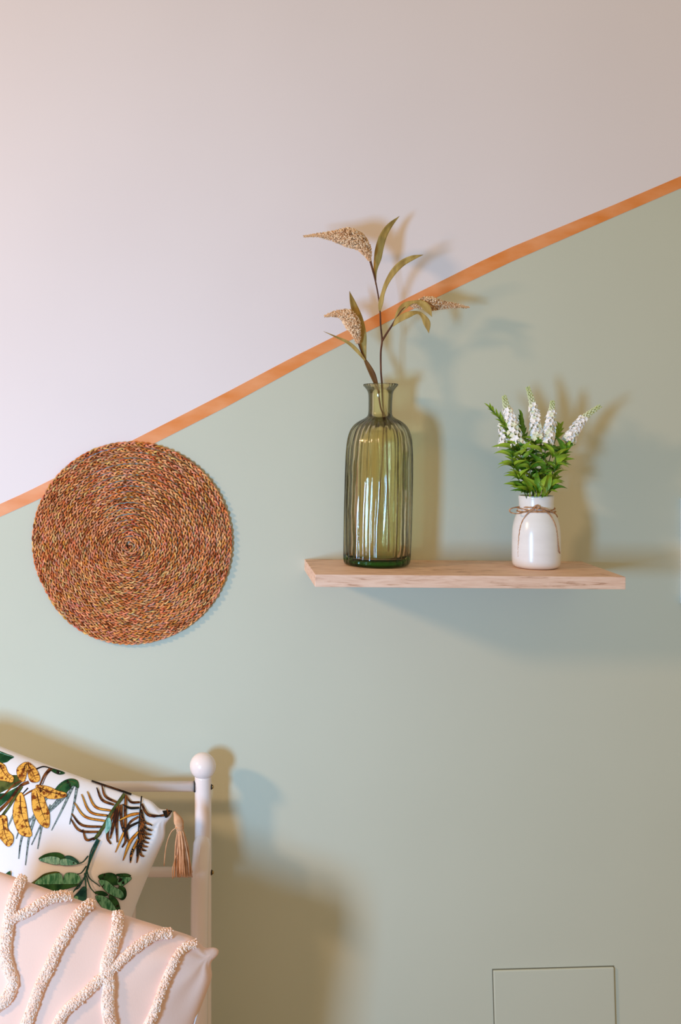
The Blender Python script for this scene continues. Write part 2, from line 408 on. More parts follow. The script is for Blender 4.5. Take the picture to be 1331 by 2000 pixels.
def on_jar(u, v, lift=.0016):
    # a point on the front of the jar seen at u, v
    x = (u-VX)*(D-jd-.03)/FPX; z = CZ-(v-VY)*(D-jd-.03)/FPX
    r = jr(z)+lift; dx = max(-r*.999, min(r*.999, x-jc.x)); dep = jd+math.sqrt(max(r*r-dx*dx, 0))
    return P(u, v, dep)
mb = MB()
def yarn(pts, r=.00135, n=6, two=True):
    s = [Vector(q) for q in spline([tuple(p) for p in pts], n)]
    N_ = len(s)
    for ph in (0, PI):
        o = []
        L_ = 0
        for i, p in enumerate(s):
            if i: L_ += (s[i]-s[i-1]).length
            t = (s[min(i+1, N_-1)]-s[max(0, i-1)]).normalized()
            a = t.cross(Vector((0, 1, .1))).normalized(); b = t.cross(a)
            th = ph+L_*1500; o.append(p+(a*math.cos(th)+b*math.sin(th))*r*.55)
        mb.tube(o, r*.72, 5)
ring = []
for lift_, zz in ((.0012, 988.5), (.0014, 992.5)):
    pts = []
    for q in range(33):
        th = 2*PI*q/32; sag = 2.6*math.cos(th+.25)
        z = jy(zz+2-sag*0.0)+jo - (.003*(1+math.sin(th)*0)-.003*math.cos(2*th)*(.6 if zz < 990 else -.2))
        r = jr(z)+lift_; pts.append(Vector((jc.x+r*math.cos(th), -jd+r*math.sin(th), z)))
    yarn(pts, n=3)
F = lambda u, v, e=0: on_jar(u, v, .0016+e)
def off(u, v, d): return P(u, v, d)
yarn([F(1048,991,.001),F(1030,991,.002),F(1016,990,.005),off(1003,992,.135),off(996,996,.135),off(999,1001,.137),off(1012,1003,.142),F(1030,998,.003),F(1046,992,.001)])
yarn([F(1046,993,.002),F(1036,999,.001),F(1027,1008),F(1020,1020),F(1016,1035),F(1014,1055),F(1013,1072),F(1013,1087)])
yarn([F(1048,993,.002),F(1062,996,.001),F(1073,1004),F(1080,1014),F(1086,1028),F(1089,1045),F(1091,1062,.001),F(1093,1076,.002),off(1095,1086,.122)])
yarn([F(1048,991,.001),F(1064,993,.002),F(1076,998,.004),off(1086,1004,.128),off(1089,1010,.124),off(1082,1006,.118),F(1072,996,.001),F(1058,991,.001)])
tw = mb.build('twine_bow', M_twine, jar); tag(tw, 'jute twine bow tied round the neck')
kn = MB(); yarn_pts = [F(1044,989,.001),F(1049,995,.003),F(1054,990,.002),F(1048,987,.003),F(1043,994,.002)]
_s = mb; mb = kn; yarn(yarn_pts, r=.0016); mb = _s
kn.build('twine_knot', M_twine, jar)

# ------------------------------------------------------------------ artificial plant in the jar
plant = empty('flowering_plant', (jc.x, -jd, jz+.02), 'bushy green plant with white flower spikes standing in the white jar', 'plant')
pm = (D-jd)/FPX
def leaf_mesh(name, L_, Wd, arch, m):
    vs = []; n = 8
    for i in range(n+1):
        t = i/n; w_ = Wd*(math.sin(PI*min(1, t*.97+.03)**.75))**.9*.5
        y = L_*(t-.12*arch*t*t); z = L_*arch*(.75*t-1.15*t*t)
        for a in (-1, -.5, 0, .5, 1): vs.append((w_*a, y, z+abs(a)*w_*.35))
    fs = [(i*5+j, i*5+j+1, (i+1)*5+j+1, (i+1)*5+j) for i in range(n) for j in range(4)]
    me = bpy.data.meshes.new(name); me.from_pydata(vs, [], fs); me.materials.append(m)
    me.polygons.foreach_set('use_smooth', [True]*len(fs)); me.update(); return me
LM = [leaf_mesh('leaf', .042, .0118, .8, M_gl), leaf_mesh('leaf', .040, .0104, .45, M_gl), leaf_mesh('leaf', .038, .0108, 1.0, M_gl2)]
rp = random.Random(21)
def add_leaf(p, az, el, sc_=1.0, me=None, roll=0, face=.6):
    o = bpy.data.objects.new('leaf', me or rp.choice(LM)); C.objects.link(o); o.parent = plant
    d = Vector((math.cos(el)*math.cos(az), math.cos(el)*math.sin(az), math.sin(el)))
    x = d.cross(Vector((0, -face, 1)).normalized())
    if x.length < 1e-4: x = Vector((1, 0, 0))
    x.normalize(); z = x.cross(d)
    R = Matrix((x, d, z)).transposed().to_4x4() @ Matrix.Rotation(roll, 4, 'Y')
    o.matrix_local = Matrix.Translation(p-plant.location) @ R @ Matrix.Scale(sc_, 4)
    return o
def dleaf(u, v, d, u2, v2, dd, sc_=None, me=None, roll=0):
    """a leaf from one place to another"""
    a = P(u, v, d); b = P(u2, v2, dd); q = b-a; L_ = q.length
    az = math.atan2(q.y, q.x); el = math.asin(q.z/L_)+.28
    return add_leaf(a, az, el, L_/.035, me, roll, 1.0)
stems = [  # points (u,v,depth)
 [(1040,1000,.10),(1022,930,.11),(1008,880,.115),(985,830,.12),(955,795,.125)],
 [(1042,1000,.11),(1030,930,.12),(1016,885,.13),(1010,862,.13)],
 [(1045,1000,.10),(1036,930,.10),(1022,870,.10),(1018,812,.09)],
 [(1047,1000,.115),(1047,930,.12),(1048,880,.12),(1047,850,.12)],
 [(1050,1000,.11),(1056,930,.115),(1066,880,.12),(1070,862,.125)],
 [(1054,1000,.105),(1072,940,.11),(1096,895,.115),(1112,862,.12)],
 [(1052,1000,.10),(1066,930,.09),(1082,870,.08),(1094,836,.07)],
 [(1040,1000,.12),(1020,950,.14),(1004,915,.15),(1000,880,.155)],
 [(1056,1000,.12),(1075,950,.135),(1085,915,.145),(1084,880,.14)],
 [(1048,1000,.12),(1040,950,.135),(1036,905,.145)],
]
for s in stems:
    mbs = MB(); q = [Vector(x) for x in spline([tuple(P(*p)) for p in s], 6)]
    mbs.tube(q, .0009, 6); mbs.build('stem', M_gstem, plant)
    L_ = len(q)
# hand placed outer leaves that make the outline
for a in [(1010,884,.12,970,877,.13),(1005,905,.15,978,912,.16),(1012,925,.14,984,903,.15),(1016,952,.14,988,951,.15),(1022,962,.145,1000,942,.15),
          (1012,898,.13,986,890,.15),(1085,905,.13,1122,903,.14),(1080,912,.14,1118,893,.14),(1085,900,.12,1108,907,.13),(1078,958,.14,1110,955,.15),(1072,950,.15,1104,944,.15),
          (1100,890,.12,1104,848,.12),(1100,888,.12,1132,862,.12),(1108,875,.12,1120,862,.13),(1050,966,.15,1053,970,.17),(1080,928,.13,1092,932,.14),
          (1008,870,.12,998,850,.1),(1014,878,.13,1040,858,.13),(1016,888,.14,1042,868,.15),(1060,890,.14,1030,878,.16),(1080,895,.14,1062,870,.15),
          (1048,962,.15,1030,940,.17),(1052,962,.15,1072,938,.17),(1046,958,.15,1058,925,.17),(1036,962,.15,1014,930,.16),(1066,962,.15,1088,925,.15),(1060,925,.14,1040,890,.16)]:
    dleaf(*a)
for s, zs in zip(stems, ([960,935,908,885],[955,925,900,882],[950,915,890],[958,930,905,880,868],[955,925,898,880],[950,920,893,880],[940,910,880],[955,935,915,895],[955,935,915,895],[960,940,915])):
    S = spline(s, 8)
    for v in zs:
        i = min(range(len(S)), key=lambda j: abs(S[j][1]-v)); p = P(*S[i]); a0 = rp.random()*6.28
        for q in range(6):
            a_ = a0+q*PI/3+rp.uniform(-.3, .3)
            # keep the fan in front of the wall
            el = rp.uniform(.15, .9); e = add_leaf(p, a_, el, rp.uniform(.7, 1.05), face=rp.uniform(.2, 1.2))
# foliage tips with small dense leaves
for a in [(1030,968,.11,1012,948,.13),(1040,972,.13,1028,950,.16),(1050,972,.14,1050,945,.17),(1062,972,.13,1074,952,.16),(1068,968,.12,1092,950,.14),(1034,970,.14,1016,958,.17),(1058,971,.15,1064,955,.18),(1044,971,.15,1038,958,.18),(1070,969,.14,1084,962,.17),(1028,968,.13,1006,960,.15)]: dleaf(*a)
def tip(s, n, L0, L1, v0, v1, me=None):
    S = spline(s, 10); S = [q for q in S if v1 <= q[1] <= v0] 
    for j in range(n):
        t = j/(n-1); q = S[min(len(S)-1, int(t*(len(S)-1)))]
        p = P(*q); i = min(len(S)-2, int(t*(len(S)-1))); ax = (P(*S[i+1])-P(*S[i])).normalized()
        a = ax.cross(Vector((0, 1, .2))).normalized(); b = ax.cross(a)
        th = j*2.4; lean = .9-.5*t
        d = (a*math.cos(th)+b*math.sin(th))*math.sin(lean)+ax*math.cos(lean)
        add_leaf(p, math.atan2(d.y, d.x), math.asin(max(-1, min(1, d.z)))+.3, (L0*(1-t)+L1*t), me, face=1.1)
tip(stems[0], 40, .62, .34, 870, 795, LM[1])
tip(stems[2], 40, .72, .48, 868, 812, LM[2])
tip(stems[6], 18, .65, .5, 858, 836, LM[1])
def spike(axis, rad, n, seed, wtop=.62, split=.62):
    rnd = random.Random(seed); S = spline(axis, 12); m = MB()
    C3 = [P(*q[:3]) for q in S]
    m.tube(C3, [.0012*(1-.5*i/len(C3)) for i in range(len(C3))], 6, col=lin((150,170,80)))
    for j in range(n):
        t = j/n; f = t*(len(C3)-1.001); i = int(f); p = C3[i].lerp(C3[i+1], f-i); ax = (C3[i+1]-C3[i]).normalized()
        a = ax.cross(Vector((0, 1, .15))).normalized(); b = ax.cross(a); th = j*2.39996
        dv = a*math.cos(th)+b*math.sin(th); r = rad*pm*(1-.62*t)
        if t > split:     # closed green buds
            g_ = (t-split)/(1-split); w_ = lin((226,228,196)); gr = lin((196,208,138))
            c = tuple(w_[z]*(1-g_)+gr[z]*g_ for z in range(3))
            m.blob(p+dv*r*.55, .0022*(1-.45*g_), col=c, ax=(ax+dv*.4).normalized())
        else:
            size = .0072*(1-.35*t)*rnd.uniform(.8, 1.2)
            o = p+dv*r*rnd.uniform(.45, .8)
            u = (dv+ax*.35+Vector((rnd.uniform(-.3,.3), rnd.uniform(-.3,.3), rnd.uniform(-.3,.3)))).normalized()
            e1 = u.cross(ax).normalized(); e2 = u.cross(e1)
            base = lin((252,246,242)) if rnd.random() > .2 else lin((234,234,206))
            m.tube([p+dv*r*.15, o], [.0006, .0009], 4, col=lin((208,216,150)))
            for k_ in range(5):
                ph = k_*2*PI/5+rnd.random()*.4; e = e1*math.cos(ph)+e2*math.sin(ph); g2 = u.cross(e)
                w_ = size*.42
                q0 = o; q1 = o+e*size*.5+u*size*.35+g2*w_; q2 = o+e*size*.95+u*size*.25; q3 = o+e*size*.5+u*size*.35-g2*w_; q4 = o+e*size*.5+u*size*.18
                m.add([q0, q1, q2, q3, q4], [(0,1,4), (1,2,4), (2,3,4), (3,0,4)], col=base)
    o = m.build('flower_spike', M_flower, plant, smooth=False); return o
spike([(1012,868,.13),(1001,825,.128),(990,795,.126),(985,772,.125)], 16, 110, 1)
spike([(986,868,.11),(982,845,.11),(979,825,.11)], 11, 34, 2, split=.9)
spike([(1048,858,.12),(1046,820,.12),(1040,785,.12),(1031,755,.12)], 15, 120, 3)
spike([(1070,866,.125),(1074,835,.125),(1078,805,.125),(1080,782,.125)], 15, 110, 4, split=.68)
spike([(1111,862,.12),(1125,838,.12),(1144,814,.12),(1174,792,.12)], 15, 120, 5)

# ------------------------------------------------------------------ woven placemat
mc = P(255, 1060, .010); Rm = .2268
rnd = random.Random(5)
PAL = [(lin(c)[0]*1.02, lin(c)[1]*.93, lin(c)[2]*.76) for c in [(222,150,104),(206,128,84),(226,166,110),(190,108,66),(224,162,134),(150,80,44),(236,184,136),(208,136,66),(204,140,116),(216,152,112)]]
pitch = .0117; R1 = Rm-.0055
th_end = (R1-.002)/pitch*2*PI
lam = .040; a_ = .0041; b_ = .0024
# sample at even arc length
pts = []; th = .5
while th < th_end:
    r = .002+pitch*th/(2*PI); pts.append(th); th += .0021/max(r, .004)
Lc = 0; S = []
prev = None
for th in pts:
    r = .002+pitch*th/(2*PI)
    wob = .0009*noise.noise(Vector((math.cos(th)*2.2, math.sin(th)*2.2, th*.05)))
    # spiral centre sits slightly low-left of the rim's centre
    sh_ = 1-r/R1
    r -= .0100*max(0, (th-(th_end-.9))/.9)**2
    c = Vector((mc.x-.004*sh_, 0, mc.z-.008*sh_))
    rr = r+wob+.0016*math.sin(th*1.0+.8)*r/R1
    e = Vector((math.cos(-th+2.1), 0, math.sin(-th+2.1)))
    p = c+e*rr
    if prev is not None: Lc += (p-prev).length
    prev = p; S.append((p, e, Lc))
mb = MB()
for k_ in range(3):
    for fb in (0, 1):
        run = []; cols = []; cur = rnd.choice(PAL); nxt = 0
        for (p, e, L_) in S:
            t = 2*PI*L_/lam+k_*2*PI/3
            if L_ > nxt: cur = tuple(x*rnd.uniform(.78, 1.15) for x in rnd.choice(PAL)); nxt = L_+lam*rnd.uniform(.3, .55)
            lat = a_*math.sin(t)+(.0010 if fb else -.0010)*math.cos(t*1.0+.4)
            hh = b_*math.sin(2*t)+(.0007 if fb else -.0007)*math.sin(t)
            jit = Vector((rnd.uniform(-1,1), rnd.uniform(-1,1), rnd.uniform(-1,1)))*.00028+Vector((0,-.0008*noise.noise(Vector((L_*90, k_*7., fb*3.))),0))+e*.0008*noise.noise(Vector((L_*60, k_*9., fb*5.)))
            q = p+e*lat+Vector((0, -hh-.0068, 0))+jit
            run.append(q); cols += [cur]*5
        mb.tube(run, [(.00178 if fb else .00125)*(1+.35*math.sin(i_*.9+k_*2+fb*3)*math.sin(i_*.13)) for i_ in range(len(run))], 5, cap=False, col=cols)
placemat = empty('woven_placemat', (mc.x, 0, mc.z), 'round placemat of braided seagrass coiled in a spiral, hung on the wall', 'placemat')
mb.build('braided_coil', M_mat, placemat)
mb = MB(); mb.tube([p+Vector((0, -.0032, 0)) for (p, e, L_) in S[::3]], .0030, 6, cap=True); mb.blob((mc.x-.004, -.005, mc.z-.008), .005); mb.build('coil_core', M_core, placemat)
# a few loose fibre ends
mb = MB()
for q in range(170):
    p, e, _ = S[int(rnd.random()**.6*len(S))-1]; tt = e.cross(Vector((0, 1, 0)))*rnd.choice((-1, 1))
    a0 = p+e*rnd.uniform(-.004, .004)+Vector((0, -.0098, 0)); b0_ = a0+tt*rnd.uniform(.003, .008)+e*rnd.uniform(-.003, .003)+Vector((0, -.0025, 0))
    mb.tube([a0, a0.lerp(b0_, .5)+Vector((0, -.0008, 0)), b0_], [.0005, .0005, .0003], 4, col=rnd.choice(PAL))
fr = mb.build('loose_fibres', M_mat, placemat); fr['kind'] = 'stuff'

# ------------------------------------------------------------------ white metal daybed
bd = .07
pb = P(397, 2000, bd); bx = pb.x; kb = (D-bd)/FPX
bed = empty('metal_daybed', (bx-.8, -.45, 0), 'white enamelled metal daybed with a ball finial, pushed against the wall', 'daybed')
def bz(y): return CZ-(y-VY)*kb
mb = MB()
mb.tube([(bx, -bd, z) for z in (0.0, .02, .4, .7, bz(1519), bz(1515))], [.0178]*6, 32)
post = mb.build('post', M_metal, bed)
mb = MB(); ctr = P(396.5, 1496, bd); n = 24
mb.lathe([(max(.0003, .0279*math.sin(PI*i/n)), ctr.z-.0279*math.cos(PI*i/n)) for i in range(n+1)], 40, cen=lambda z: (ctr.x, ctr.y))
mb.build('ball_finial', M_metal, bed)
mb = MB(); Lx = bx-1.62
mb.tube([(Lx, -bd, 0), (Lx, -bd, bz(1515))], .0178, 24); mb.build('post', M_metal, bed)
mb = MB(); mb.lathe([(max(.0003, .0279*math.sin(PI*i/n)), ctr.z-.0279*math.cos(PI*i/n)) for i in range(n+1)], 32, cen=lambda z: (Lx, ctr.y)); mb.build('ball_finial', M_metal, bed)
def rail(y, r):
    mb = MB(); mb.tube([(Lx, -bd, bz(y)), ((Lx+bx)/2, -bd, bz(y)), (bx-.006, -bd, bz(y))], r, 24); mb.build('rail', M_metal, bed)
    mb = MB(); mb.tube([(bx-.0195, -bd, bz(y)), (bx-.0165, -bd, bz(y))], r+.0012, 24); mb.build('gasket', M_black, bed)
    # screw with cup washer on the far side of the post
    mb = MB(); X = bx+.0168
    mb.tube([(X, -bd-.002, bz(y)), (X+.0022, -bd-.002, bz(y))], [.0062, .0052], 20, mi=1)
    mb.tube([(X+.002, -bd-.002, bz(y)), (X+.0042, -bd-.002, bz(y)), (X+.0058, -bd-.002, bz(y))], [.0042, .0040, .0018], 16, mi=0)
    s_ = mb.build('screw', [M_brass, M_black], bed)
rail(1536, .0108); rail(1703, .0108)
for i in range(11):
    X = P(260, 0, bd).x-i*.145
    if X < Lx+.05: break
    mb = MB(); mb.tube([(X, -bd, bz(1703)), (X, -bd, .30)], .0062, 14); mb.build('back_bar', M_metal, bed)
# swelling front tube of the corner that merges into the post
mb = MB(); q = [P(396,1630,.075),P(394,1665,.088),P(391.5,1700,.098),P(390,1760,.102),P(389.5,1850,.104),P(389.5,1960,.104)]
q = [Vector(x) for x in spline([tuple(x) for x in q], 6)]; q.append(Vector((q[-1].x, q[-1].y, .0)))
mb.tube(q, [min(.0185, .012+.0022*i) for i in range(len(q))], 32); mb.build('corner_leg', M_metal, bed)
# seat frame, front legs and mattress under the cushions
zf = .175
for (A, B) in (((Lx,-bd,zf),(bx,-bd,zf)), ((Lx,-.85,zf),(bx,-.85,zf)), ((bx,-bd,zf),(bx,-.85,zf)), ((Lx,-bd,zf),(Lx,-.85,zf))):
    mb = MB(); mb.tube([A, B], .016, 16); mb.build('seat_rail', M_metal, bed)
for X in (Lx, bx):
    mb = MB(); mb.tube([(X, -.85, 0), (X, -.85, .21)], .0178, 20); mb.build('leg', M_metal, bed)
mtr = box_bm('mattress', (1.57, .72, .085), M_matt, ((Lx+bx)/2, -.475, .234), bevel=.025, seg=4)
tag(mtr, 'pale thin mattress lying on the white metal daybed', 'mattress')

# ------------------------------------------------------------------ cushions
def cushion_surf(TR, alpha, beta, W, H, T, c, cxx, seed, N=84, sag=.12, gamma=0, pinch=.5, ear=.03):
    ca, sa, cb, sb = math.cos(alpha), math.sin(alpha), math.cos(beta), math.sin(beta)
    U = Vector((ca, 0, -sa)); V0 = Vector((sa, 0, ca)); V = V0*cb+Vector((0, 1, 0))*sb
    if gamma: 
        Rg = Matrix.Rotation(gamma, 3, V); U = Rg @ U
    Nn = U.cross(V).normalized()
    cen_ = TR-U*(W/2)-V*(H/2)
    def pt(u, v, side):
        cx_ = 1-cxx*(1-v*v)-ear*math.exp(-((v-.86)/.07)**2)*max(0, u)**6; cy_ = 1-c*(1-u*u)-ear*math.exp(-((u-.86)/.07)**2)*max(0, v)**6
        rd = 1-.05*(abs(u*v))**9; cx_ *= rd; cy_ *= rd
        x = W/2*u*cx_; y = H/2*v*cy_
        t = T*max(0, (1-u*u)*(1-v*v))**pinch*(1-sag*v)
        # soft folds running into the corners
        rr = noise.noise(Vector((u*1.6+seed, v*1.6, side*3)))*.006+noise.noise(Vector((u*4+seed, v*4, side*5)))*.0022
        ed = max(0, (1-u*u)*(1-v*v))**.3
        ang = math.atan2(v-.92, u-.92); cd = math.hypot(u-1, v-1)
        fold = .0035*math.sin(ang*9+seed)*math.exp(-((cd-.35)/.25)**2)*ed
        return cen_+U*x+V*y+Nn*(side*(t+(rr*ed))+fold)
    return pt, U, V, Nn
def make_cushion(name, root, pt, m, N=96):
    mb = MB(); g_ = [math.sin(PI/2*(2*i/N-1)) for i in range(N+1)]
    for side in (1, -1):
        vs = [pt(u, v, side) for v in g_ for u in g_]
        fs = []
        for j in range(N):
            for i in range(N):
                a = j*(N+1)+i; f = (a, a+1, a+N+2, a+N+1); fs.append(f if side == 1 else f[::-1])
        mb.add(vs, fs)
    o = mb.build(name, m, root)
    bm = bmesh.new(); bm.from_mesh(o.data); bmesh.ops.remove_doubles(bm, verts=bm.verts, dist=1e-5); bm.to_mesh(o.data); bm.free()
    nf = N*N
    bvh = BVHTree.FromPolygons([Vector(v) for v in mb.v], mb.f)
    return o, bvh
CAM = Vector((0, -D, CZ))
def hit(bvh, u, v):
    d = (P(u, v, 1.0)-CAM).normalized(); r = bvh.ray_cast(CAM, d)
    if r[0] is None: return None, None
    n = r[1];
    if n.dot(d) > 0: n = -n
    return r[0], n
def c5(X, Y): return X/3.025, 1440+Y/3.025

# leafy cushion
TRb = P(352, 1579, .165)
ptb, Ub, Vb, Nb = cushion_surf(TRb, math.radians(20), math.radians(12), .50, .50, .080, .035, .085, 3.1, pinch=.45, ear=.034)
bot = empty('botanical_cushion', (TRb.x-.25, -.25, .36), 'white cushion printed with tropical leaves, tan tassel at its corner', 'cushion')
co, bvb = make_cushion('cushion_cover', bot, ptb, M_cotton)

# tufted cushion
TRt = P(444, 1847, .46)
ptt, Ut, Vt, Nt = cushion_surf(TRt, math.radians(18.5), math.radians(16), .478, .44, .086, .03, .085, 8.4, pinch=.42, ear=.045)
tuf = empty('tufted_cushion', (TRt.x-.25, -.45, .34), 'beige cotton cushion with raised tufted yarn lines, in front of leafy cushion', 'cushion')
ct, bvt = make_cushion('cushion_cover', tuf, ptt, M_linen)

# ---- print on the leafy cushion: thin dyed shapes lying on the cloth
PR = {}
def pm_(name, c1, c2, sc_=40, lo=.4, hi=.6, stretch=(1,1,1), det=4):
    PR[name] = noisy(mat('print_'+name, rough=.85, spec=.12), lin(c1), lin(c2), scale=stretch, nscale=sc_, lo=lo, hi=hi, detail=det)
pm_('gold', (134,62,18), (246,178,76), 120, .38, .50)
pm_('brown', (66,30,14), (150,84,34), 60)
pm_('dark', (28,24,18), (44,34,26), 60)
pm_('orange', (190,104,28), (230,158,60), 70)
pm_('green', (24,62,34), (52,94,50), 60)
pm_('olive', (58,66,28), (96,100,48), 60)
pm_('leafgreen', (52,112,76), (122,176,138), 110, stretch=(2.5,1,.6))
pm_('teal', (84,146,132), (156,204,188), 110, stretch=(2.5,1,.6))
pm_('tealdark', (22,60,58), (48,96,84), 70)
pm_('grey', (52,66,66), (150,164,158), 260, .35, .55)
pnames = list(PR)
PMB = MB(); layer = [0]
def lay(tris2d_v, tris, mname):
    """put a flat 2-d shape (cushion picture units) on the cloth"""
    layer[0] += 1; h = .0004+.000012*layer[0]
    vs = []; ok = []
    for (X, Y) in tris2d_v:
        u, v = c5(X, Y); p, n = hit(bvb, u, v)
        ok.append(p is not None); vs.append(p+n*h if p is not None else Vector((0, 0, 0)))
    idx = {}; V = []; Fc = []
    for t in tris:
        if all(ok[i] for i in t):
            if max((vs[t[0]]-vs[t[1]]).length, (vs[t[1]]-vs[t[2]]).length, (vs[t[2]]-vs[t[0]]).length) > .03: continue
            f = []
            for i in t:
                if i not in idx: idx[i] = len(V); V.append(vs[i])
                f.append(idx[i])
            Fc.append(tuple(f))
    PMB.add(V, Fc, pnames.index(mname))
def poly(pts, m, outline=None, ow=3.2, sm=True):
    if sm: 
        e = [pts[-1]]+list(pts)+[pts[0], pts[1]]
        ring = spline(e, 4)[4:-4-0][:-1] if False else None
        q = []
        n_ = len(pts)
        for i in range(n_):
            a, b, c_, d = [np.array(pts[(i+o) % n_], float) for o in (-1, 0, 1, 2)]
            for j in range(4):
                t = j/4; q.append(.5*((2*b)+(-a+c_)*t+(2*a-5*b+4*c_-d)*t*t+(-a+3*b-3*c_+d)*t**3))
        pts = q
    if outline:
        cx_ = sum(p[0] for p in pts)/len(pts); cy_ = sum(p[1] for p in pts)/len(pts)
        o = []
        n_ = len(pts)
        # offset along edge normals
        ar = sum(pts[i][0]*pts[(i+1) % n_][1]-pts[(i+1) % n_][0]*pts[i][1] for i in range(n_))
        s_ = 1 if ar > 0 else -1
        for i in range(n_):
            tx = pts[(i+1) % n_][0]-pts[i-1][0]; ty = pts[(i+1) % n_][1]-pts[i-1][1]; L_ = math.hypot(tx, ty) or 1
            o.append((pts[i][0]+s_*ty/L_*ow, pts[i][1]-s_*tx/L_*ow))
        poly(o, outline, sm=False)
    bm = bmesh.new()
    vv = [bm.verts.new((float(p[0]), float(p[1]), 0)) for p in pts]
    try: bm.faces.new(vv)
    except Exception: bm.free(); return
    bmesh.ops.triangulate(bm, faces=bm.faces[:])
    for _ in range(6):
        le = [e for e in bm.edges if e.calc_length() > 26]
        if not le: break
        bmesh.ops.subdivide_edges(bm, edges=le, cuts=1); bmesh.ops.triangulate(bm, faces=bm.faces[:])
    bm.verts.index_update()
    lay([(v.co.x, v.co.y) for v in bm.verts], [tuple(v.index for v in f.verts) for f in bm.faces], m); bm.free()
def stroke(pts, w0, m, w1=None, wm=None, outline=None, ow=2.6, n=6):
    s = spline(pts, n); N_ = len(s); w1 = w0 if w1 is None else w1; vs = []; tr = []
    if outline: stroke(pts, w0+2*ow, outline, (w1+2*ow*.6), (wm+2*ow if wm else None), n=n)
    for i, p in enumerate(s):
        t = i/(N_-1); w_ = (w0*(1-t)+w1*t) if wm is None else (w0*(1-t)**2+2*wm*1.3*t*(1-t)+w1*t*t)
        a = s[max(0, i-1)]; b = s[min(N_-1, i+1)]; tx, ty = b[0]-a[0], b[1]-a[1]; L_ = math.hypot(tx, ty) or 1
        ox, oy = -ty/L_*w_/2, tx/L_*w_/2
        vs += [(p[0]+ox, p[1]+oy), (p[0]-ox, p[1]-oy)]
    for i in range(N_-1): tr += [(2*i, 2*i+1, 2*i+3), (2*i, 2*i+3, 2*i+2)]
    lay(vs, tr, m)
# dark greens at the far left and along the upper edge
poly([(-60,60),(0,82),(40,98),(82,116),(60,132),(30,150),(-60,150)], 'green')
stroke([(-30,78),(20,98),(80,118)], 5, 'teal', 2)
poly([(-60,235),(40,225),(120,225),(150,240),(100,290),(40,310),(-60,350)], 'olive')
poly([(-60,340),(30,330),(110,290),(130,300),(70,350),(-10,420),(-60,460)], 'green')
stroke([(205,192),(255,174),(300,184),(345,196)], 10, 'dark', 4)
poly([(298,190),(345,196),(382,212),(350,220),(315,206)], 'green', 'dark', 2)
stroke([(295,186),(262,225),(236,282)], 12, 'brown', 8, outline='dark', ow=2); stroke([(310,186),(275,225),(250,280)], 6, 'brown', 5)
# stems from the gold leaves
stroke([(170,265),(120,290),(60,370),(-10,440)], 14, 'brown', 16, outline='dark'); stroke([(150,255),(90,275),(20,345),(-40,400)], 9, 'brown', 10)
stroke([(130,290),(60,400),(10,470),(-30,540)], 11, 'olive', 14, outline='dark'); stroke([(165,300),(130,340),(110,380)], 8, 'dark', 4)
stroke([(230,300),(180,320),(140,345)], 10, 'brown', 6, outline='dark', ow=1.5)
# long grey-green blades
for pts_, w_ in [([(400,330),(345,390),(282,452)],20),([(350,360),(300,420),(255,480)],15),([(300,400),(240,520),(186,636)],13),([(262,440),(240,560),(222,660)],13),([(432,285),(370,420),(304,550)],17),([(456,285),(436,400),(411,515)],15),([(205,470),(170,600),(150,756)],17),([(150,520),(122,620),(110,718)],15),([(95,420),(60,500),(40,540)],10),([(300,330),(220,430),(160,520)],12),([(180,480),(120,540),(95,600)],9)]:
    stroke(pts_, w_*.8, 'grey', 3, outline='dark', ow=2)
poly([(318,325),(345,285),(385,256),(425,248),(458,262),(462,300),(432,285),(400,318),(370,345),(335,345)], 'green', 'dark', 2.5)
stroke([(330,325),(375,278),(420,262),(448,275)], 4, 'olive', 3)
# gold leaves
gold = [[(-20,140),(0,150),(28,168),(48,212),(80,236),(72,266),(30,258),(-20,240)], [(100,192),(125,162),(155,152),(156,200),(150,240),(135,264),(108,238)], [(158,150),(205,182),(232,232),(226,262),(182,262),(164,212)],
        [(112,335),(84,395),(78,465),(95,530),(125,576),(186,582),(166,500),(152,400),(132,335)], [(188,330),(192,420),(215,480),(248,522),(286,530),(290,450),(270,396),(255,345),(228,302),(202,308)],
        [(215,285),(282,294),(340,318),(388,332),(378,356),(300,364),(250,345),(224,316)], [(8,462),(38,472),(46,540),(76,582),(74,622),(50,644),(22,620),(-20,560),(-20,480)]]
ribs_ = [[(-10,150),(30,220),(72,255)],[(150,160),(135,210),(132,255)],[(165,165),(195,215),(212,255)],[(120,345),(128,450),(178,572)],[(214,320),(240,420),(280,518)],[(225,298),(300,325),(380,342)],[(15,480),(30,570),(58,630)]]
for g_, r_ in zip(gold, ribs_):
    poly(g_, 'gold', 'brown', 2.6); stroke(r_, 8, 'brown', 2)
    s = spline(r_, 6); c0 = np.mean(np.array(g_, float), axis=0)
    for i in range(2, len(s)-1, 2):
        tx, ty = s[i+1][0]-s[i-1][0], s[i+1][1]-s[i-1][1]; L_ = math.hypot(tx, ty)
        for sg in (-1, 1):
            e = (s[i][0]+sg*(-ty/L_)*24+tx/L_*8, s[i][1]+sg*(tx/L_)*24+ty/L_*8)
            stroke([tuple(s[i][:2]), ((s[i][0]+e[0])/2+2, (s[i][1]+e[1])/2-3), e], 3.6, 'brown', .8, n=3)
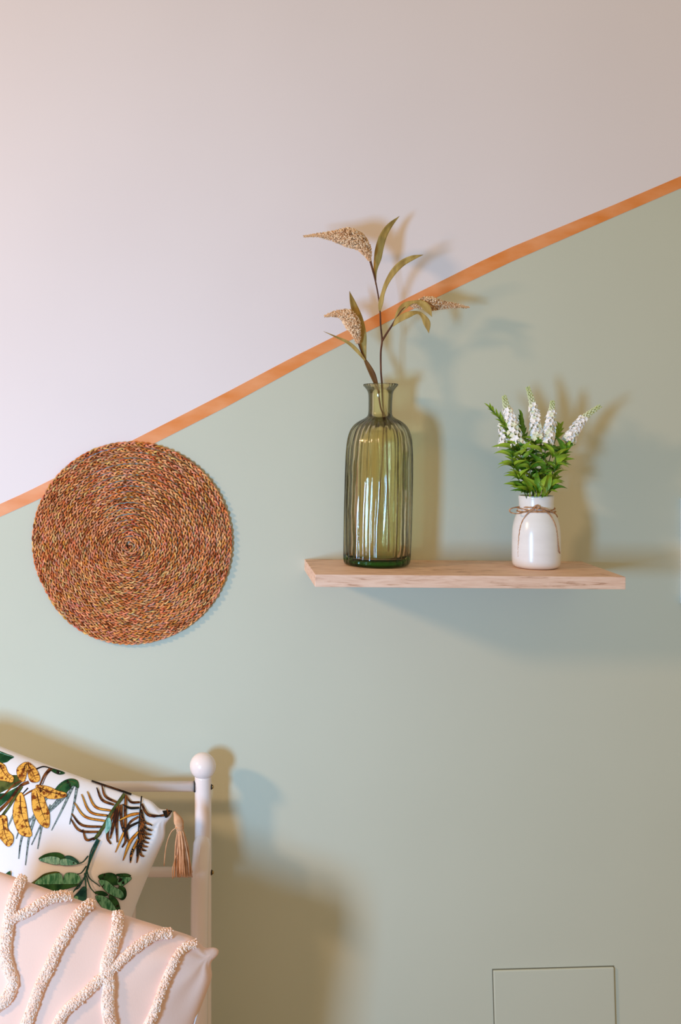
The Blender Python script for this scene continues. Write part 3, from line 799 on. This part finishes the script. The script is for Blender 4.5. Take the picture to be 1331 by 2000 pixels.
# brown palm fronds
stroke([(540,262),(610,286),(700,316),(775,342)], 9, 'dark', 12); stroke([(570,276),(645,298),(725,322)], 4, 'brown', 3)
FR = [[(690,388),(622,352),(600,288)],[(672,402),(602,372),(570,300)],[(655,436),(562,412),(514,322)],[(642,466),(532,442),(480,338)],[(622,496),(502,470),(438,388)],[(604,530),(484,520),(422,452)],[(588,560),(472,552),(416,482)],[(562,594),(510,606),(488,545)],[(548,606),(585,575),(612,520)]]
for f in FR: stroke(f, 7, 'orange' if f[0][1] in (436,466,496) else 'brown', 3, wm=10, outline='dark', ow=2.6)
stroke([(735,338),(690,400),(650,460),(610,530),(560,600)], 15, 'olive', 16, outline='dark'); 
for f in [[(700,400),(648,500),(634,590),(655,632)],[(705,410),(688,500),(692,622)],[(716,400),(716,500),(742,600),(720,650)],[(742,345),(738,450),(742,540),(762,640)],[(690,420),(668,520),(650,600)]]:
    stroke(f, 8, 'brown', 5, wm=11, outline='dark', ow=3)
for f, m_ in [([(825,388),(772,386),(744,346)],'brown'),([(822,420),(764,420),(722,398)],'dark'),([(820,452),(764,462),(700,492)],'orange'),([(818,500),(742,550),(680,680)],'orange'),([(815,560),(762,625),(724,728)],'orange'),([(812,600),(776,680),(768,742)],'orange'),([(808,640),(812,700),(806,742)],'brown'),([(815,470),(768,500),(735,560)],'brown')]:
    stroke(f, 7, m_, 2, wm=16 if m_ == 'orange' else 10, outline='dark', ow=2.4)
for f in [[(835,396),(872,458),(950,466),(1012,440)],[(832,430),(852,500),(897,522)],[(829,462),(852,530),(897,552)],[(826,492),(852,560),(893,577)],[(825,520),(848,582),(886,602)],[(822,550),(846,610),(878,626)],[(820,575),(840,636),(872,648)],[(818,602),(835,658),(862,670)],[(815,630),(830,690),(850,704)],[(845,350),(880,366),(915,362)]]:
    stroke(f, 7, 'brown', 3, wm=10, outline='dark', ow=2.6)
stroke([(835,355),(822,480),(806,700)], 8, 'dark', 6)
poly([(918,392),(960,398),(1000,402),(1014,420),(1008,448),(976,476),(962,446),(946,420)], 'dark'); stroke([(935,402),(975,420),(992,450)], 10, 'brown', 6); stroke([(955,402),(990,412),(1004,436)], 6, 'orange', 3); stroke([(950,380),(985,425),(990,462)], 6, 'brown', 4)
# teal stem and broad leaves
poly([(628,490),(650,478),(655,530),(622,570)], 'teal')
for f, w_ in [([(582,606),(545,690),(520,760),(500,830)],14),([(575,600),(535,680),(515,780),(470,880),(440,900)],7),([(520,700),(490,735),(455,748)],6),([(510,760),(480,800),(450,808)],6),([(512,780),(528,830),(590,880)],6),([(505,800),(530,880),(566,925)],6),([(500,830),(450,890),(410,928),(360,905)],7),([(500,800),(508,900),(502,970)],7)]:
    stroke(f, w_, 'tealdark', w_*.7, outline='dark', ow=1.2)
poly([(232,722),(262,694),(310,682),(352,684),(380,702),(378,720),(352,722)], 'green', 'dark', 1.5); poly([(388,702),(425,704),(466,740),(430,742),(390,722)], 'tealdark', 'dark', 1.5)
poly([(232,724),(290,704),(348,712),(356,742),(330,752),(280,742)], 'teal', 'dark', 1.5); poly([(360,722),(400,718),(455,744),(430,754),(372,756),(352,748)], 'teal', 'dark', 1.5)
poly([(165,876),(215,842),(262,808),(322,794),(352,800),(330,815),(240,850)], 'olive', 'dark', 2)
poly([(205,862),(262,818),(330,802),(360,808),(370,838),(366,866),(280,868)], 'leafgreen', 'dark', 1.5)
poly([(374,838),(388,804),(430,800),(462,812),(476,848),(440,868),(372,868)], 'leafgreen', 'dark', 1.5)
poly([(170,876),(280,870),(440,868),(462,872),(400,892),(340,905),(300,925),(250,912)], 'green', 'dark', 2)
poly([(180,880),(232,876),(240,904),(222,900)], 'leafgreen')
poly([(414,968),(450,926),(500,880),(506,960),(450,1004)], 'tealdark', 'dark', 2); poly([(418,968),(448,935),(462,950),(445,990)], 'leafgreen')
poly([(578,822),(640,800),(682,812),(690,840),(712,862),(640,870)], 'green', 'dark', 2); poly([(690,850),(712,824),(772,826),(755,850),(712,878)], 'leafgreen', 'dark', 2.5); poly([(684,808),(742,804),(770,818),(712,822)], 'green', 'dark', 2)
poly([(700,880),(735,888),(742,930),(724,956),(700,945)], 'green', 'dark', 2); poly([(582,846),(630,846),(672,880),(715,902),(728,935),(700,946),(630,912)], 'leafgreen', 'dark', 2.5)
poly([(556,914),(600,906),(636,928),(600,932)], 'green', 'dark', 2); poly([(640,932),(690,960),(706,1030),(680,1040)], 'green', 'dark', 2); poly([(562,938),(610,935),(660,975),(686,1032),(650,1046),(600,1000)], 'leafgreen', 'dark', 2.5)
poly([(24,820),(60,790),(62,818),(56,836)], 'green', 'dark', 1.5)
pp = PMB.build('leaf_print', [PR[x] for x in pnames], bot)
tag(pp, 'printed gold, brown and green tropical leaves')

# tassel
tas = []
mb = MB()
def T5(X, Y, d=.19): u, v = c5(X, Y); return P(u, v, d)
tv = [T5(1030,440), T5(1044,470), T5(1058,505), T5(1062,540), T5(1066,560)]
q = [Vector(x) for x in spline([tuple(x) for x in tv], 4)]
mb.tube(q, [.0022,.0032,.004,.0052,.0064,.0078,.009,.0096,.0098,.009,.0082,.0072,.0066,.0068,.0072,.0074,.0076][:len(q)], 12)
for j in range(3): 
    c_ = q[11]; pts_ = [c_+Vector((math.cos(t)*.0078, math.sin(t)*.0078, .0016*(j-1)+.0005*math.sin(t*2))) for t in np.linspace(0, 2*PI, 17)]
    mb.tube(pts_, .0012, 5)
rt = random.Random(4)
for j in range(90):
    a = rt.random()*2*PI; r0 = rt.random()**.5
    x0 = 1066+r0*20*math.cos(a); d0 = .19+r0*.007*math.sin(a)
    xe = 1080+r0*56*math.cos(a)+rt.uniform(-5, 5); de = .19+r0*.018*math.sin(a); ye = 815+rt.uniform(-18, 14)
    pts_ = [T5(x0, 556, d0), T5(x0*.62+xe*.38+rt.uniform(-4,4)+4*math.cos(a), 640, d0*.5+de*.5), T5(x0*.2+xe*.8+rt.uniform(-5,5), 735, de), T5(xe, ye, de)]
    mb.tube([Vector(x) for x in spline([tuple(x) for x in pts_], 3)], .00105, 5)
mb.tube([Vector(x) for x in spline([tuple(T5(*x)) for x in [(1040,535,.20),(1012,560,.20),(988,620,.2),(976,690,.2),(970,760,.2)]], 4)], .001, 5)
mb.tube([Vector(x) for x in spline([tuple(T5(*x)) for x in [(1040,700,.205),(1024,760,.205),(1020,800,.205),(1022,835,.205)]], 4)], .001, 5)
mb.build('tassel', M_tassel, bot)

# ---- tufted lines
strips = [([(128,842),(88,935),(58,1050),(42,1170),(34,1290),(60,1390),(76,1450),(40,1540),(-30,1600)], 66),
          ([(70,1075),(150,1040),(230,990),(320,955),(420,946)], 56), ([(548,985),(475,1035),(412,1130),(340,1250),(285,1370),(232,1480),(195,1590),(150,1710),(110,1830)], 62),
          ([(692,1050),(690,1140),(655,1260),(628,1360),(640,1470),(636,1590),(655,1720),(670,1850)], 72), ([(1008,1165),(905,1180),(820,1230),(735,1300),(660,1370),(570,1450),(470,1545),(385,1620),(325,1720),(290,1830)], 54),
          ([(1148,1225),(1082,1250),(1022,1330),(972,1450),(935,1550),(900,1640),(855,1730),(820,1830)], 46)]
rs = random.Random(12)
for pts_, wd in strips:
    s = spline(pts_, 16); mb = MB(); base_run = []
    for i, p in enumerate(s):
        a = s[max(0, i-1)]; b = s[min(len(s)-1, i+1)]; tx, ty = b[0]-a[0], b[1]-a[1]; L_ = math.hypot(tx, ty); ds = L_/2
        nx, ny = -ty/L_, tx/L_
        u, v = c5(p[0], p[1]); h_, nn_ = hit(bvt, u, v)
        if h_ is None: continue
        base_run.append(h_+nn_*.001)
        cnt = max(1, int(ds*wd*.030+rs.random()))
        for _ in range(cnt*2):
            lat = rs.uniform(-1, 1); al = rs.uniform(-1, 1)*ds
            X = p[0]+nx*lat*wd*.43+tx/L_*al; Y = p[1]+ny*lat*wd*.43+ty/L_*al
            u, v = c5(X, Y); h2, n2 = hit(bvt, u, v)
            if h2 is None: continue
            prof_ = math.sqrt(max(0, 1-lat*lat)); hgt = .0030+.0048*prof_
            rv = Vector((rs.uniform(-1,1), rs.uniform(-1,1), rs.uniform(-1,1)))*.6
            dirn = (n2*1.1+rv*.75).normalized(); side = Vector((rs.uniform(-1,1), rs.uniform(-1,1), rs.uniform(-1,1)))*.0017
            q0 = h2; q1 = h2+n2*hgt*.6+dirn*.001; q2 = h2+n2*hgt+side+Vector((0, 0, -.0008)); q3 = q2+dirn*.0016+side*.3
            mb.tube([q0, q1, q2, q3], [.0015, .0019, .0018, .0011], 5)
    if len(base_run) > 2:
        for so in (-.0048, 0, .0048): mb.tube([q_+(base_run[min(len(base_run)-1, j_+1)]-base_run[max(0, j_-1)]).normalized().cross(Vector((0, 1, -.3)))*so*wd/66 for j_, q_ in enumerate(base_run)], [.0056*wd/66]*len(base_run), 8)
    o = mb.build('tufted_line', M_tuft, tuf)
# pale zip along the cushion's right seam
zp = [P(404.5,1919,.472),P(398,1941,.485),P(389.5,1968,.50),P(379,2003,.52),P(370,2040,.54)]
mb = MB(); mb.tube([Vector(x) for x in spline([tuple(x+Vector((0,-.012,0))) for x in zp], 4)], [.0006]+[.0015]*30, 6) if False else mb.tube([Vector(x) for x in spline([tuple(x) for x in zp], 4)], .0013, 6)
mb.build('zip_edge', M_zip, tuf)
